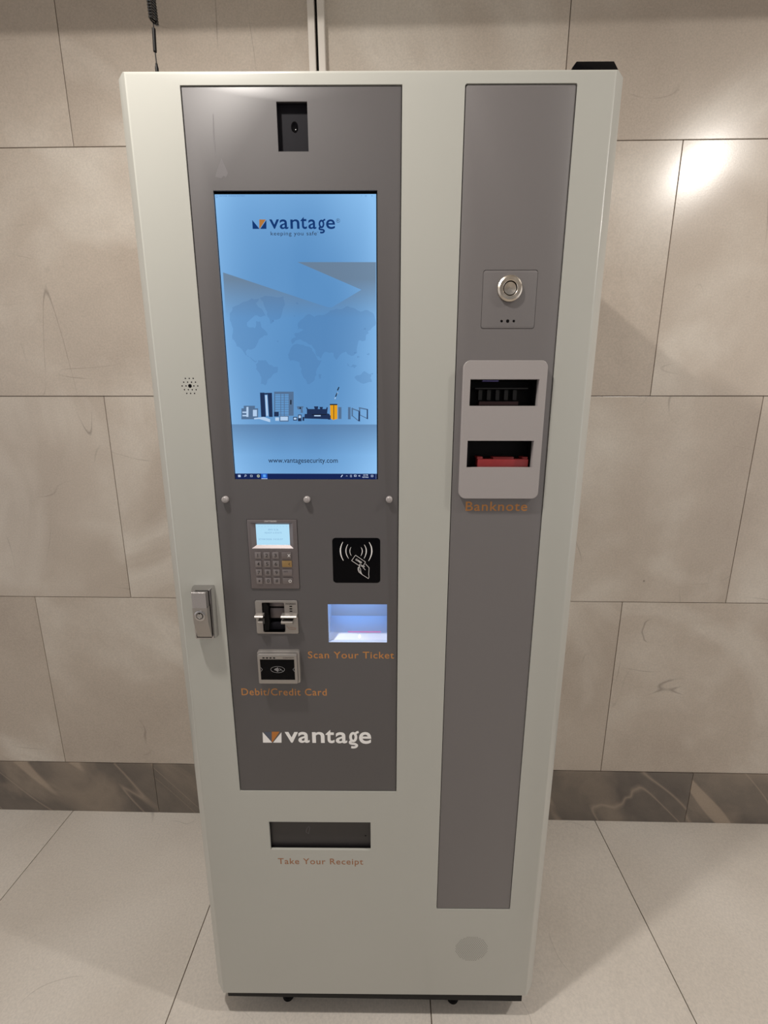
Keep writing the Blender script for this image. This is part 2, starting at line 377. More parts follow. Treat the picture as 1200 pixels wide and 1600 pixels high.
# outlines of the printed and displayed graphics, metres in the kiosk frame (x, z)
T={'band_left':[(0.1149,1.5544),(0.2705,1.5058),(0.278,1.505),(0.324,1.5301),(0.3462,1.5384),(0.346,1.4855),(0.1143,1.4856)],'band_right':[(0.2284,1.5684),(0.3463,1.5682),(0.3462,1.5288),(0.324,1.5301)],'land':[[(0.1442,1.5133),(0.1562,1.5182),(0.169,1.5192),(0.1622,1.5114),(0.1702,1.5035),(0.176,1.4935),(0.1673,1.4916),(0.1589,1.4936),(0.1464,1.4836),(0.1471,1.4776),(0.1577,1.4756),(0.1605,1.4856),(0.167,1.4856),(0.1696,1.4755),(0.1776,1.4654),(0.1666,1.4614),(0.1606,1.4533),(0.1558,1.4461),(0.1449,1.4451),(0.1413,1.441),(0.1441,1.4337),(0.1515,1.4296),(0.159,1.4265),(0.1545,1.4254),(0.141,1.4358),(0.1278,1.4492),(0.122,1.4594),(0.1225,1.4796),(0.1205,1.4956),(0.1255,1.5055),(0.1364,1.5094)],[(0.169,1.5192),(0.184,1.5211),(0.2052,1.5211),(0.2068,1.5093),(0.1995,1.4915),(0.1885,1.4876),(0.1828,1.4816),(0.1791,1.4916),(0.1756,1.5054)],[(0.1602,1.4286),(0.1722,1.4286),(0.1784,1.4213),(0.1913,1.4182),(0.1898,1.4098),(0.179,1.402),(0.17,1.3906),(0.1623,1.3923),(0.162,1.4056),(0.156,1.415),(0.1565,1.4223)],[(0.2147,1.4492),(0.2321,1.4512),(0.245,1.4461),(0.2491,1.4389),(0.2542,1.4286),(0.2607,1.4286),(0.2514,1.4119),(0.2489,1.4014),(0.2476,1.3975),(0.2367,1.3918),(0.2292,1.4056),(0.2256,1.4244),(0.2104,1.4275),(0.2076,1.4368)],[(0.2247,1.4795),(0.2337,1.4895),(0.2446,1.4955),(0.2509,1.4915),(0.2681,1.4955),(0.2854,1.5034),(0.3025,1.5073),(0.3215,1.4994),(0.3365,1.4994),(0.3428,1.4954),(0.3449,1.4795),(0.3341,1.4714),(0.3297,1.4573),(0.3189,1.4573),(0.3165,1.4389),(0.3067,1.4348),(0.2991,1.4409),(0.2926,1.4389),(0.2836,1.4286),(0.2795,1.4389),(0.2665,1.4409),(0.2597,1.4306),(0.2522,1.4348),(0.2451,1.4512),(0.2366,1.4553),(0.2281,1.4593),(0.2148,1.4522),(0.2141,1.4593),(0.2217,1.4614),(0.2188,1.4675),(0.2286,1.4705),(0.2352,1.4735),(0.2244,1.4735)],[(0.3161,1.4056),(0.3271,1.4119),(0.3381,1.4077),(0.339,1.3952),(0.3212,1.3941),(0.3118,1.402)],[(0.301,1.4244),(0.3064,1.4182),(0.3097,1.4223),(0.3163,1.4202),(0.3118,1.4161),(0.301,1.4202)],[(0.2557,1.4077),(0.2601,1.4077),(0.2577,1.4003),(0.2555,1.4003)]],'ground':[(0.1135,1.3435),(0.3467,1.3436),(0.3466,1.323),(0.1136,1.3228)],'navy':[[(0.1602,1.379),(0.1674,1.379),(0.1674,1.3411),(0.1598,1.3411)],[(0.1722,1.3786),(0.1794,1.3787),(0.1784,1.3411),(0.1725,1.3411)],[(0.1673,1.3783),(0.1722,1.3786),(0.1721,1.3759),(0.1672,1.3759)],[(0.2307,1.3458),(0.2341,1.3458),(0.2344,1.3528),(0.233,1.3559),(0.2345,1.3564),(0.2363,1.3535),(0.2651,1.3535),(0.2667,1.3568),(0.268,1.3559),(0.2668,1.3467),(0.2705,1.3458),(0.2722,1.3375),(0.2295,1.3387)],[(0.2459,1.3577),(0.2529,1.3577),(0.2518,1.3531),(0.2471,1.3531)],[(0.2548,1.3568),(0.2604,1.3568),(0.2594,1.3535),(0.2556,1.3535)],[(0.1811,1.349),(0.1887,1.3491),(0.1883,1.3417),(0.1807,1.3417)],[(0.3176,1.3513),(0.3199,1.3495),(0.3197,1.3338),(0.317,1.3347)],[(0.3309,1.3532),(0.3327,1.3528),(0.3326,1.3375),(0.3307,1.3381)],[(0.2115,1.3411),(0.2182,1.3411),(0.2179,1.3356),(0.2113,1.3355)],[(0.2197,1.3448),(0.2253,1.3448),(0.2249,1.3343),(0.2192,1.3343)],[(0.2267,1.3411),(0.2296,1.3411),(0.2293,1.335),(0.2265,1.335)],[(0.2682,1.3436),(0.2724,1.3436),(0.2722,1.3369),(0.268,1.3369)]],'steel':[[(0.1828,1.3805),(0.214,1.3805),(0.2139,1.3769),(0.1827,1.3768)],[(0.1827,1.3768),(0.1845,1.3768),(0.1827,1.3429),(0.1808,1.3429)],[(0.206,1.3769),(0.2139,1.3769),(0.2124,1.343),(0.2044,1.343)],[(0.1928,1.3768),(0.1939,1.3768),(0.1922,1.343),(0.1911,1.343)],[(0.1984,1.3768),(0.1996,1.3768),(0.1979,1.343),(0.1968,1.343)],[(0.1844,1.375),(0.2059,1.375),(0.2059,1.3743),(0.1844,1.3743)],[(0.1842,1.3714),(0.2057,1.3714),(0.2057,1.3707),(0.1842,1.3707)],[(0.184,1.3678),(0.2055,1.3678),(0.2055,1.367),(0.184,1.367)],[(0.1838,1.3641),(0.2054,1.3641),(0.2053,1.3634),(0.1838,1.3634)],[(0.1837,1.3604),(0.2052,1.3605),(0.2052,1.3597),(0.1836,1.3597)],[(0.1835,1.3568),(0.205,1.3568),(0.205,1.3561),(0.1834,1.356)],[(0.1833,1.3531),(0.2049,1.3531),(0.2048,1.3524),(0.1832,1.3524)],[(0.1831,1.3494),(0.2047,1.3494),(0.2046,1.3487),(0.183,1.3487)],[(0.1829,1.3457),(0.2045,1.3457),(0.2045,1.345),(0.1828,1.345)],[(0.1328,1.3586),(0.1508,1.3586),(0.1495,1.3374),(0.1314,1.3373)],[(0.1288,1.3545),(0.1344,1.3545),(0.1333,1.3373),(0.1275,1.3373)],[(0.1454,1.3545),(0.1557,1.3546),(0.1548,1.3401),(0.1445,1.3401)],[(0.285,1.3565),(0.2901,1.3565),(0.2897,1.338),(0.2846,1.338)],[(0.3007,1.3565),(0.3048,1.3565),(0.3045,1.3375),(0.3003,1.3375)],[(0.3063,1.3554),(0.3086,1.3554),(0.3084,1.3421),(0.3061,1.3421)],[(0.318,1.3565),(0.3327,1.3536),(0.3327,1.3517),(0.318,1.3547)],[(0.3184,1.3547),(0.3203,1.3547),(0.3202,1.3449),(0.3183,1.3449)],[(0.3198,1.3449),(0.3311,1.3394),(0.3311,1.3381),(0.3198,1.3436)],[(0.3067,1.3554),(0.318,1.3513),(0.318,1.3495),(0.3067,1.3535)],[(0.3075,1.344),(0.3174,1.3356),(0.3174,1.334),(0.3074,1.3421)],[(0.2183,1.3577),(0.2293,1.3577),(0.2272,1.354),(0.2279,1.3476),(0.2241,1.3476),(0.2244,1.3531),(0.2196,1.3531)],[(0.1897,1.343),(0.2044,1.343),(0.2039,1.3337),(0.1893,1.3337)]],'white':[[(0.191,1.3415),(0.203,1.3415),(0.2027,1.3354),(0.1907,1.3353)],[(0.1477,1.3392),(0.164,1.3411),(0.1742,1.3374),(0.174,1.3327),(0.1562,1.3379),(0.1485,1.3372)],[(0.1682,1.375),(0.1713,1.375),(0.1713,1.3429),(0.1683,1.3429)],[(0.1369,1.3567),(0.1403,1.3568),(0.1392,1.3411),(0.1358,1.3411)],[(0.1472,1.3522),(0.1536,1.3522),(0.153,1.342),(0.1465,1.342)],[(0.1826,1.3402),(0.1826,1.3402),(0.1886,1.3402),(0.1884,1.335),(0.1823,1.335)],[(0.2207,1.3435),(0.2242,1.3435),(0.224,1.3393),(0.2206,1.3393)],[(0.2126,1.3398),(0.217,1.3398),(0.2168,1.3369),(0.2125,1.3369)],[(0.2458,1.3439),(0.2563,1.3439),(0.2562,1.3421),(0.2457,1.3421)],[(0.1299,1.3494),(0.1379,1.3494),(0.1377,1.3472),(0.1298,1.3472)],[(0.1296,1.3442),(0.1385,1.3442),(0.1383,1.342),(0.1294,1.342)],[(0.2826,1.3769),(0.284,1.3796),(0.2853,1.3791),(0.2837,1.376)],[(0.2791,1.3696),(0.2806,1.3723),(0.2818,1.3718),(0.2802,1.3687)]],'yellow':[[(0.2719,1.3601),(0.2836,1.3601),(0.2831,1.338),(0.276,1.3362),(0.2719,1.3393)]],'dark':[[(0.2715,1.3614),(0.2836,1.3614),(0.2835,1.3596),(0.2715,1.3596)],[(0.2862,1.3881),(0.2875,1.387),(0.285,1.3819),(0.2835,1.3827)],[(0.283,1.3791),(0.2842,1.3783),(0.2818,1.3723),(0.2803,1.3729)],[(0.2773,1.3594),(0.2783,1.3594),(0.2777,1.3375),(0.2768,1.3369)],[(0.2421,1.3454),(0.2658,1.3454),(0.2657,1.3443),(0.242,1.3443)],[(0.22,1.3387),(0.2213,1.3387),(0.2211,1.335),(0.2198,1.335)],[(0.2082,1.3678),(0.2101,1.3678),(0.2097,1.3605),(0.2078,1.3605)],[(0.2228,1.3564),(0.2247,1.3564),(0.2246,1.3535),(0.2227,1.3535)]],'taskbar':[(0.11120000000000001,0.2397)],'tb':[(0.1118,1.2488),(0.3469,1.2492),(0.3474,1.24),(0.1107,1.2396)],'url':[(0.167,1.267),(0.2822,1.2672),(0.1673,1.2737)],'logo_navy':[[(0.1638,1.6248),(0.1738,1.6131),(0.1637,1.6131)],[(0.1847,1.6247),(0.1841,1.6131),(0.1749,1.6131)]],'logo_orange':[[(0.1743,1.6255),(0.184,1.6254),(0.1744,1.6137),(0.1736,1.6137)]],'glyph':[('v',[(0.1889,1.6131),(0.2034,1.6256)]),('a',[(0.2041,1.6128),(0.2168,1.6256)]),('n',[(0.22,1.6131),(0.2333,1.6256)]),('t',[(0.235,1.6128),(0.2444,1.6289)]),('a',[(0.2465,1.6128),(0.2583,1.6255)]),('g',[(0.2611,1.607),(0.2717,1.6257)]),('e',[(0.2727,1.6127),(0.286,1.6255)])],'tag':[(0.1899,1.6043),(0.261,1.6042),(0.1902,1.6091),(0.1901,1.6079)],'reg':[(0.2877,1.621),(0.2935,1.6267)],'titlebar':[(0.1133,1.6544),(0.155,1.657)],'tri_icons':[(0.1151,1.2426),(0.1192,1.2471),(0.1257,1.2434),(0.1292,1.2471),(0.1357,1.2434),(0.1396,1.2471),(0.1463,1.2421),(0.1519,1.2477),(0.1545,1.2409),(0.1654,1.2489),(0.1569,1.2432),(0.1624,1.2477),(0.2862,1.2434),(0.2898,1.2474),(0.2952,1.2444),(0.2982,1.2461),(0.3021,1.2431),(0.3052,1.2474),(0.3088,1.2439),(0.3126,1.2474),(0.3158,1.2439),(0.3191,1.2469),(0.3225,1.2419),(0.334,1.2487),(0.3375,1.2437),(0.3414,1.2472)],'p_glyph':[('v',[(0.1699,0.7323),(0.1953,0.7559)]),('a',[(0.1953,0.732),(0.2169,0.7562)]),('n',[(0.2219,0.7321),(0.2457,0.7562)]),('t',[(0.2477,0.7316),(0.2645,0.7611)]),('a',[(0.2669,0.7314),(0.2887,0.756)]),('g',[(0.2915,0.7206),(0.3108,0.7575)]),('e',[(0.3113,0.7305),(0.3347,0.7567)])],'p_white':[[(0.1279,0.7555),(0.145,0.7321),(0.1273,0.732)],[(0.1638,0.7552),(0.1628,0.7322),(0.1466,0.7321)]],'p_orange':[[(0.1455,0.7563),(0.1603,0.7564),(0.1455,0.7333),(0.1442,0.7333)]],'p_slate':[[(0.13,0.7555),(0.145,0.7556),(0.1438,0.7343)]],'arcs':[([(0.2882,1.1318),(0.2862,1.1278),(0.2848,1.1237),(0.2839,1.1197),(0.2837,1.1155),(0.284,1.1113),(0.2849,1.1071),(0.2864,1.1028),(0.2886,1.0985)],0.00193),([(0.2969,1.1277),(0.2952,1.1248),(0.294,1.1218),(0.2934,1.1187),(0.2932,1.1155),(0.2935,1.1124),(0.2943,1.1091),(0.2957,1.1058),(0.2975,1.1025)],0.00134),([(0.3023,1.1229),(0.3012,1.1211),(0.3005,1.1193),(0.3,1.1175),(0.2999,1.1156),(0.3001,1.1136),(0.3005,1.1116),(0.3013,1.1095),(0.3024,1.1074)],0.00089),([(0.3331,1.1319),(0.3353,1.128),(0.3368,1.1239),(0.3376,1.1198),(0.3378,1.1157),(0.3374,1.1114),(0.3363,1.107),(0.3345,1.1026),(0.3321,1.098)],0.00193),([(0.3249,1.1274),(0.3264,1.1246),(0.3275,1.1217),(0.3282,1.1187),(0.3283,1.1156),(0.328,1.1125),(0.3272,1.1093),(0.326,1.1059),(0.3243,1.1025)],0.00149),([(0.3192,1.1225),(0.3202,1.121),(0.3209,1.1193),(0.3213,1.1175),(0.3214,1.1156),(0.3212,1.1136),(0.3207,1.1115),(0.3199,1.1093),(0.3187,1.107)],0.00119)],'rf_lines':[[(0.3096,1.1084),(0.3267,1.0961),(0.3222,1.0877),(0.3159,1.0893)],[(0.3096,1.1084),(0.3028,1.0984),(0.3159,1.0893)],[(0.3171,1.0922),(0.3214,1.0893),(0.3229,1.0852),(0.3265,1.0815)],[(0.3267,1.0927),(0.3329,1.0856),(0.3321,1.0736),(0.3327,1.0686),(0.3315,1.0656),(0.3205,1.0731),(0.3185,1.0785),(0.3182,1.0827),(0.3159,1.0873),(0.3159,1.091),(0.3171,1.0922)],[(0.3159,1.0873),(0.3135,1.0856),(0.3135,1.0819),(0.315,1.0777),(0.3181,1.0752),(0.3205,1.0731)],[(0.3147,1.086),(0.3154,1.081),(0.3185,1.076)],[(0.3239,1.0885),(0.3251,1.0867)],[(0.3251,1.0885),(0.3239,1.0867)],[(0.3222,1.0877),(0.323,1.0893)]],'card':[(0.309,1.1),(0.3191,1.0931),(0.3118,1.1033)]}

# ------------------------------------------------------------------ the kiosk (built in its own frame: x right, y back, z up)
W_, ZB, ZT = 0.6765, 0.0800, 1.8078
kiosk = empty('parking_payment_kiosk', (-0.3729, 0.0, 0.0), 0.01397)
tag(kiosk, 'tall off-white parking payment kiosk with grey panels and lit blue screen against the tiled wall', 'payment kiosk')
def part(mb, name, m, parent=kiosk, org=(0, 0, 0), label=None, kind=None, smooth=True):
    # org is given in the kiosk frame; a sub-part's parent origin is taken off
    po = parent.get('_o', None) if parent is not kiosk else None
    o = mb.build(name, m, parent, org, smooth)
    pl = Vector(po) if po else Vector((0, 0, 0))
    o.location = Vector(org)-pl
    ORG[o.name] = Vector(org)
    if label: o['label'] = label
    if kind: o['kind'] = kind
    return o
ORG = {}
def sub(mb, name, m, parent, org=None, label=None, kind=None):
    po = ORG[parent.name]; org = po if org is None else Vector(org)
    o = mb.build(name, m, parent, tuple(org)); o.location = org-po; ORG[o.name] = org
    if label: o['label'] = label
    if kind: o['kind'] = kind
    return o
def mid(x0, x1, z0, z1, y=0.0): return ((x0+x1)/2, y, (z0+z1)/2)

# cabinet shell
def sx(y):
    r = 0.007; t = r*math.tan(math.radians(22.5)); yc = r*(1-math.cos(math.radians(45)))
    if y < yc: return t-math.sqrt(max(0, r*r-(r-y)**2))
    if y < 0.018: return -y
    if y < 0.0235:
        u = (y-0.018)/0.0055; return -0.018-0.002*(1-(1-u)**2)
    return -0.020
def sz(y, r): return 0.0 if y >= r else -(r-math.sqrt(max(0, r*r-(r-y)**2)))
ysamp = [0, 0.0001, 0.0003, 0.0006, 0.001, 0.0015, 0.002, 0.003, 0.0045, 0.009, 0.018, 0.0195, 0.021, 0.0235, 0.46]
loops = [[(sx(y), y, ZB-sz(y, 0.002)), (W_-sx(y), y, ZB-sz(y, 0.002)), (W_-sx(y), y, ZT+sz(y, 0.0060)), (sx(y), y, ZT+sz(y, 0.0060))] for y in ysamp]
HA = rr(0.0755, 0.3835, 0.6222, 1.7893); HB = rr(0.4702, 0.6250, 0.3268, 1.7900, 0.003); HR = rr(0.1282, 0.3322, 0.4795, 0.5488)
spk = [(0.0510+dx, 1.3889+dz, r) for dx, dz, r in [(0, 0, 0.0030)] +
       [(0.0062*(q+rw/2), 0.0057*rw, 0.0011) for rw in range(-2, 3) for q in range(-2, 3) if (q, rw) != (0, 0) and abs(q+rw) <= 2]]
cab = MB()
l0 = loops[0]
cab.flat([(p[0], p[2]) for p in l0], 0.0, 0, [HA, HB, HR]+[circ(x, z, r, 12) for x, z, r in spk])
for a, b in zip(loops, loops[1:]): cab.add(a+b, [(i, (i+1) % 4, 4+(i+1) % 4, 4+i) for i in range(4)])
cab.add(loops[-1], [(0, 1, 2, 3)])
for h in (HA, HB): cab.ring(h, 0.0, h, 0.004)
cab.ring(HR, 0.0, HR, 0.0045)
part(cab, 'cabinet', M['white'])
sp = MB()
for x, z, r in spk: sp.ring(circ(x, z, r, 12), 0.0, circ(x, z, r, 12), 0.003)
sp.flat(circ(0.051, 1.3889, 0.017, 24), 0.003)
part(sp, 'microphone_holes', M['inner'], org=(0.051, 0, 1.3889))
gr = MB(); p = 0.0042
for i in range(-10, 11):
    for j in range(-10, 11):
        x = p*(i+(j % 2)/2); z = p*0.866*j
        if math.hypot(x, z) < 0.0345: gr.flat(circ(0.5488+x, 0.2176+z, 0.00105, 8), -0.00008)
part(gr, 'speaker_grille', plain('grille_shadow', lin((120, 114, 110)), 0.6), org=(0.5488, 0, 0.2176))

# plinth and levelling feet
pl = MB(); pl.slab([(0.0092, 0.0695), (0.668, 0.0615), (0.668, 0.0802), (0.0092, 0.0802)], 0.0012, 0.44)
part(pl, 'base_plate', M['black'])
for fx, fy in ((0.133, 0.043), (0.5215, 0.041), (0.133, 0.40), (0.5215, 0.40)):
    f = MB(); f.lathe([(0.0, 0.0), (0.0125, 0.0), (0.014, 0.002), (0.012, 0.008), (0.006, 0.011), (0.0045, 0.013), (0.0045, 0.066)], fx, 0, 20, axis='z', cy=fy)
    part(f, 'levelling_foot', M['rubber'], org=(fx, fy, 0))

# left grey fascia
cw = rr(0.2078, 0.2510, 1.7101, 1.7704); dw = rr(0.1105, 0.3486, 1.2396, 1.6616); kw = rr(0.1255, 0.2113, 1.0463, 1.1714)
ew = rr(0.1297, 0.2062, 0.9602, 1.0250, 0.003); swn = rr(0.2590, 0.3642, 0.9436, 1.0173); rw_ = rr(0.2699, 0.3524, 1.0574, 1.1394, 0.006)
A = MB(); A.slab(rr(0.0767, 0.3824, 0.6226, 1.7880), 0.0012, 0.0040, 0, [cw, dw, kw, ew, swn, rw_], bev=0.0006, inner=rr(0.0772, 0.3819, 0.6231, 1.7875))
fa = part(A, 'front_panel', M['greydark'], org=mid(0.0767, 0.3824, 0.6226, 1.7880), label='dark grey panel carrying the screen and readers')
# dried adhesive smears left on the panel
c = MB(); c.flat([(0.1259, 1.7022), (0.1338, 1.6835), (0.1305, 1.6775), (0.1275, 1.6800), (0.1235, 1.6762), (0.1150, 1.6790), (0.1185, 1.6880)], 0.00112)
c.stroke([(0.1185, 1.7560), (0.1172, 1.7300), (0.1180, 1.7050)], 0.0022, 0.00112, taper=True)
part(c, 'adhesive_smear', plain('adhesive_smear', lin((106, 103, 105)), 0.42), org=(0.1235, 0.0011, 1.69), label='pale grey smear on the panel')
# camera window
c = MB(); c.ring(cw, 0.004, rr(0.2078, 0.2510, 1.7101, 1.7704), 0.008, 0); c.flat(cw, 0.008, 0)
cwn = part(c, 'camera_window', M['charcoal'], org=mid(0.2078, 0.2510, 1.7101, 1.7704), label='recessed charcoal camera window')
c = MB(); c.lathe([(0.0, 0.0076), (0.0030, 0.0076), (0.0036, 0.0072), (0.0044, 0.0072), (0.0050, 0.0081)], 0.2309, 1.7440, 24)
c.v = [(v[0], v[1], 1.7440+(v[2]-1.7440)*1.4) for v in c.v]
sub(c, 'camera_lens', M['blackgloss'], cwn, (0.2309, 0.0076, 1.7440))
# display
D = MB(); D.flat(rr(0.106, 0.353, 1.235, 1.667), 0.0053)
D.ring(rr(0.1105, 0.3486, 1.2396, 1.6616), 0.0040, rr(0.1105, 0.3486, 1.2396, 1.6616), 0.0053)
disp = part(D, 'display', M['blackgloss'], org=mid(0.106, 0.353, 1.235, 1.667, 0.005), label='portrait display with black edge')
m, N, L, P = mat('screen_picture')
N.remove(P); tc = N.new('ShaderNodeTexCoord'); sp_ = N.new('ShaderNodeSeparateXYZ'); L.new(tc.outputs['Generated'], sp_.inputs[0])
def mth(op, a, b=None, clamp=False):
    x = N.new('ShaderNodeMath'); x.operation = op; x.use_clamp = clamp
    for i, s_ in enumerate((a, b)):
        if s_ is None: continue
        if isinstance(s_, (int, float)): x.inputs[i].default_value = s_
        else: L.new(s_, x.inputs[i])
    return x.outputs[0]
ax = mth('POWER', mth('MULTIPLY', mth('ABSOLUTE', mth('SUBTRACT', sp_.outputs[0], 0.47)), 1.95), 3.0)
az = mth('POWER', mth('MULTIPLY', mth('ABSOLUTE', mth('SUBTRACT', sp_.outputs[2], 0.50)), 2.0), 3.0)
nz = N.new('ShaderNodeTexNoise'); nz.inputs['Scale'].default_value = 2.6; nz.inputs['Detail'].default_value = 1.0; L.new(tc.outputs['Generated'], nz.inputs['Vector'])
fz = mth('ADD', mth('ADD', mth('MULTIPLY', ax, 0.65), mth('MULTIPLY', az, 0.45)), mth('MULTIPLY', mth('SUBTRACT', nz.outputs['Fac'], 0.5), 0.35), True)
rp = N.new('ShaderNodeValToRGB'); rp.color_ramp.elements[0].color = lin((92, 144, 196)); rp.color_ramp.elements[1].color = lin((142, 194, 242))
L.new(fz, rp.inputs[0]); em = N.new('ShaderNodeEmission'); L.new(rp.outputs[0], em.inputs[0]); L.new(em.outputs[0], N['Material Output'].inputs[0])
s = MB(); s.flat(rr(0.1110, 0.3469, 1.2398, 1.6583), 0.0050)
scr = sub(s, 'screen', m, disp, mid(0.1110, 0.3469, 1.2398, 1.6583, 0.005), label='lit pale blue screen')
mband, N, L, P = mat('screen_band'); N.remove(P)
tc = N.new('ShaderNodeTexCoord'); q = N.new('ShaderNodeSeparateXYZ'); L.new(tc.outputs['Generated'], q.inputs[0])
r_ = N.new('ShaderNodeValToRGB'); r_.color_ramp.elements[0].position = 0.05; r_.color_ramp.elements[1].position = 0.72
r_.color_ramp.elements[0].color = (0, 0, 0, 1); r_.color_ramp.elements[1].color = (0.8, 0.8, 0.8, 1); L.new(q.outputs[2], r_.inputs[0])
e = N.new('ShaderNodeEmission'); e.inputs[0].default_value = lin((108, 124, 140)); t_ = N.new('ShaderNodeBsdfTransparent'); x = N.new('ShaderNodeMixShader')
L.new(r_.outputs[0], x.inputs[0]); L.new(t_.outputs[0], x.inputs[1]); L.new(e.outputs[0], x.inputs[2]); L.new(x.outputs[0], N['Material Output'].inputs[0])
def Y(k): return 0.00495-0.00006*k
s = MB(); s.flat(T['band_right'][:2]+T['band_left'][5:]+T['band_left'][:4], Y(0)); sub(s, 'screen_band', mband, disp, label='tan diagonal band shown on the screen')
s = MB()
def coast(p, n=2):
    """break straight outlines up into an uneven coastline"""
    for _ in range(n):
        q = []
        for a, b in zip(p, p[1:]+p[:1]):
            d = math.hypot(b[0]-a[0], b[1]-a[1]); o = random.uniform(-0.16, 0.16)
            q += [a, ((a[0]+b[0])/2-(b[1]-a[1])*o, (a[1]+b[1])/2+(b[0]-a[0])*o)] if d > 0.0012 else [a]
        p = q
    return p
for i, p in enumerate(T['land']): s.flat(coast(p), Y(1)-0.000004*i)
for cx, cz, w in ((0.2255, 1.5110, 0.0022), (0.2205, 1.4930, 0.0016), (0.1870, 1.4860, 0.0018), (0.3290, 1.4745, 0.0024), (0.3330, 1.4680, 0.0018), (0.1930, 1.4560, 0.0016), (0.3180, 1.4330, 0.0020), (0.3340, 1.4370, 0.0026), (0.3130, 1.4390, 0.0018), (0.3400, 1.4080, 0.0016)):
    s.flat([(cx+w*random.uniform(0.5, 1.3)*math.cos(a), cz+w*random.uniform(0.4, 1.0)*math.sin(a)) for a in [2*math.pi*k/9 for k in range(9)]], Y(1)-0.00004)
sub(s, 'world_map', glow('map_blue', (74, 112, 160), 1, 0.27), disp, label='faint world map shown on the screen')
s = MB(); s.flat([(0.1110, 1.3292), (0.3469, 1.3292), (0.3469, 1.2800), (0.1110, 1.2800)], Y(1), 0)
mg, N, L, P = mat('screen_ground'); N.remove(P)
tc = N.new('ShaderNodeTexCoord'); q = N.new('ShaderNodeSeparateXYZ'); L.new(tc.outputs['Object'], q.inputs[0])
mr = N.new('ShaderNodeMapRange'); L.new(q.outputs[2], mr.inputs[0])
for i_, v_ in ((1, 1.2800-1.4510), (2, 1.3292-1.4510), (3, 0.0), (4, 0.62)): mr.inputs[i_].default_value = v_
e = N.new('ShaderNodeEmission'); e.inputs[0].default_value = lin((84, 112, 148)); t_ = N.new('ShaderNodeBsdfTransparent'); x = N.new('ShaderNodeMixShader')
L.new(mr.outputs[0], x.inputs[0]); L.new(t_.outputs[0], x.inputs[1]); L.new(e.outputs[0], x.inputs[2]); L.new(x.outputs[0], N['Material Output'].inputs[0])
for i, k in enumerate(T['navy']): s.flat(k, Y(4)-0.000003*i, 2)
for i, k in enumerate(T['steel']): s.flat(k, Y(3)-0.000002*i, 3)
for i, k in enumerate(T['white']):
    if len(set(k)) > 2: s.flat(k, Y(5)-0.000003*i, 4)
s.flat(T['yellow'][0], Y(4.5), 5)
for i, k in enumerate(T['dark']): s.flat(k, Y(5.5)-0.000003*i, 6)
sub(s, 'product_picture', [mg, mg, glow('pic_navy', (34, 50, 84)), glow('pic_steel', (84, 112, 146)),
     glow('pic_white', (178, 205, 235)), glow('pic_yellow', (226, 158, 32)), glow('pic_dark', (24, 28, 40))], disp, label='row of gates and barriers shown on the screen')
s = MB()
wordmark(s, T['glyph'], Y(2), 0, 0.010, 0.23)
for k in T['logo_navy']: s.flat(k, Y(2), 0)
s.flat(T['logo_orange'][0], Y(2), 1)
text(s, 'keeping you safe', 0.1900, 0.2585, 1.6045, 0.0052, Y(2), 2, 0.0, 1.12)
text(s, 'TM', 0.2590, 0.2612, 1.6082, 0.0010, Y(2), 2)
s.stroke(circ(0.2906, 1.6238, 0.0026, 18), 0.0004, Y(2), 2, closed=True); text(s, 'R', 0.2896, 0.2917, 1.6225, 0.0028, Y(2), 2)
sub(s, 'screen_logo', [glow('logo_navy', (22, 56, 112)), glow('logo_orange', (176, 118, 60)), glow('logo_ink', (44, 52, 72))], disp, label='navy logo shown on the screen')
s = MB(); text(s, 'www.vantagesecurity.com', 0.1672, 0.2822, 1.2672, 0.0080, Y(3), 0, 0.006)
sub(s, 'web_address', glow('url_ink', (34, 48, 74)), disp)
s = MB(); s.flat(rr(0.1110, 0.3469, 1.2398, 1.2490), Y(2), 0); s.flat(rr(0.1540, 0.1642, 1.2401, 1.2490), Y(3), 1)
s.flat(rr(0.1540, 0.1642, 1.2401, 1.2409), Y(4), 2); s.flat(rr(0.1571, 0.1617, 1.2430, 1.2474), Y(4), 3)
for a in ((0.1154, 0.1173, 1.2431, 1.2448), (0.1175, 0.1196, 1.2431, 1.2448), (0.1154, 0.1173, 1.2450, 1.2467), (0.1175, 0.1196, 1.2450, 1.2468)): s.flat(rr(*a), Y(4), 2)
s.stroke(circ(0.1281, 1.2458, 0.0013, 12), 0.0005, Y(4), 2, closed=True); s.stroke([(0.1271, 1.2449), (0.1258, 1.2436)], 0.0007, Y(4), 2)
s.stroke(rr(0.1360, 0.1392, 1.2437, 1.2464), 0.0005, Y(4), 2, closed=True)
s.flat(circ(0.1492, 1.2449, 0.0024, 16), Y(4), 4); s.flat(circ(0.1492, 1.2449, 0.0010, 12), Y(5), 5)
s.stroke([(0.2870, 1.2434), (0.2885, 1.2455), (0.2898, 1.2470)], 0.0013, Y(4), 2); s.stroke([(0.2955, 1.2447), (0.2967, 1.2458), (0.2979, 1.2447)], 0.0005, Y(4), 2)
s.stroke(rr(0.3026, 0.3048, 1.2436, 1.2468, 0.0008), 0.0005, Y(4), 2, closed=True); s.stroke(rr(0.3092, 0.3124, 1.2444, 1.2468), 0.0007, Y(4), 2, closed=True)
s.flat([(0.3160, 1.2448), (0.3172, 1.2448), (0.3180, 1.2440), (0.3180, 1.2468), (0.3172, 1.2460), (0.3160, 1.2460)], Y(4), 2); s.stroke([(0.3186, 1.2440), (0.3190, 1.2454), (0.3186, 1.2468)], 0.0004, Y(4), 2)
text(s, '3:33 PM', 0.3240, 0.3318, 1.2457, 0.0022, Y(4), 2, 0.01); text(s, '4/27/2026', 0.3224, 0.3328, 1.2422, 0.0022, Y(4), 2, 0.01)
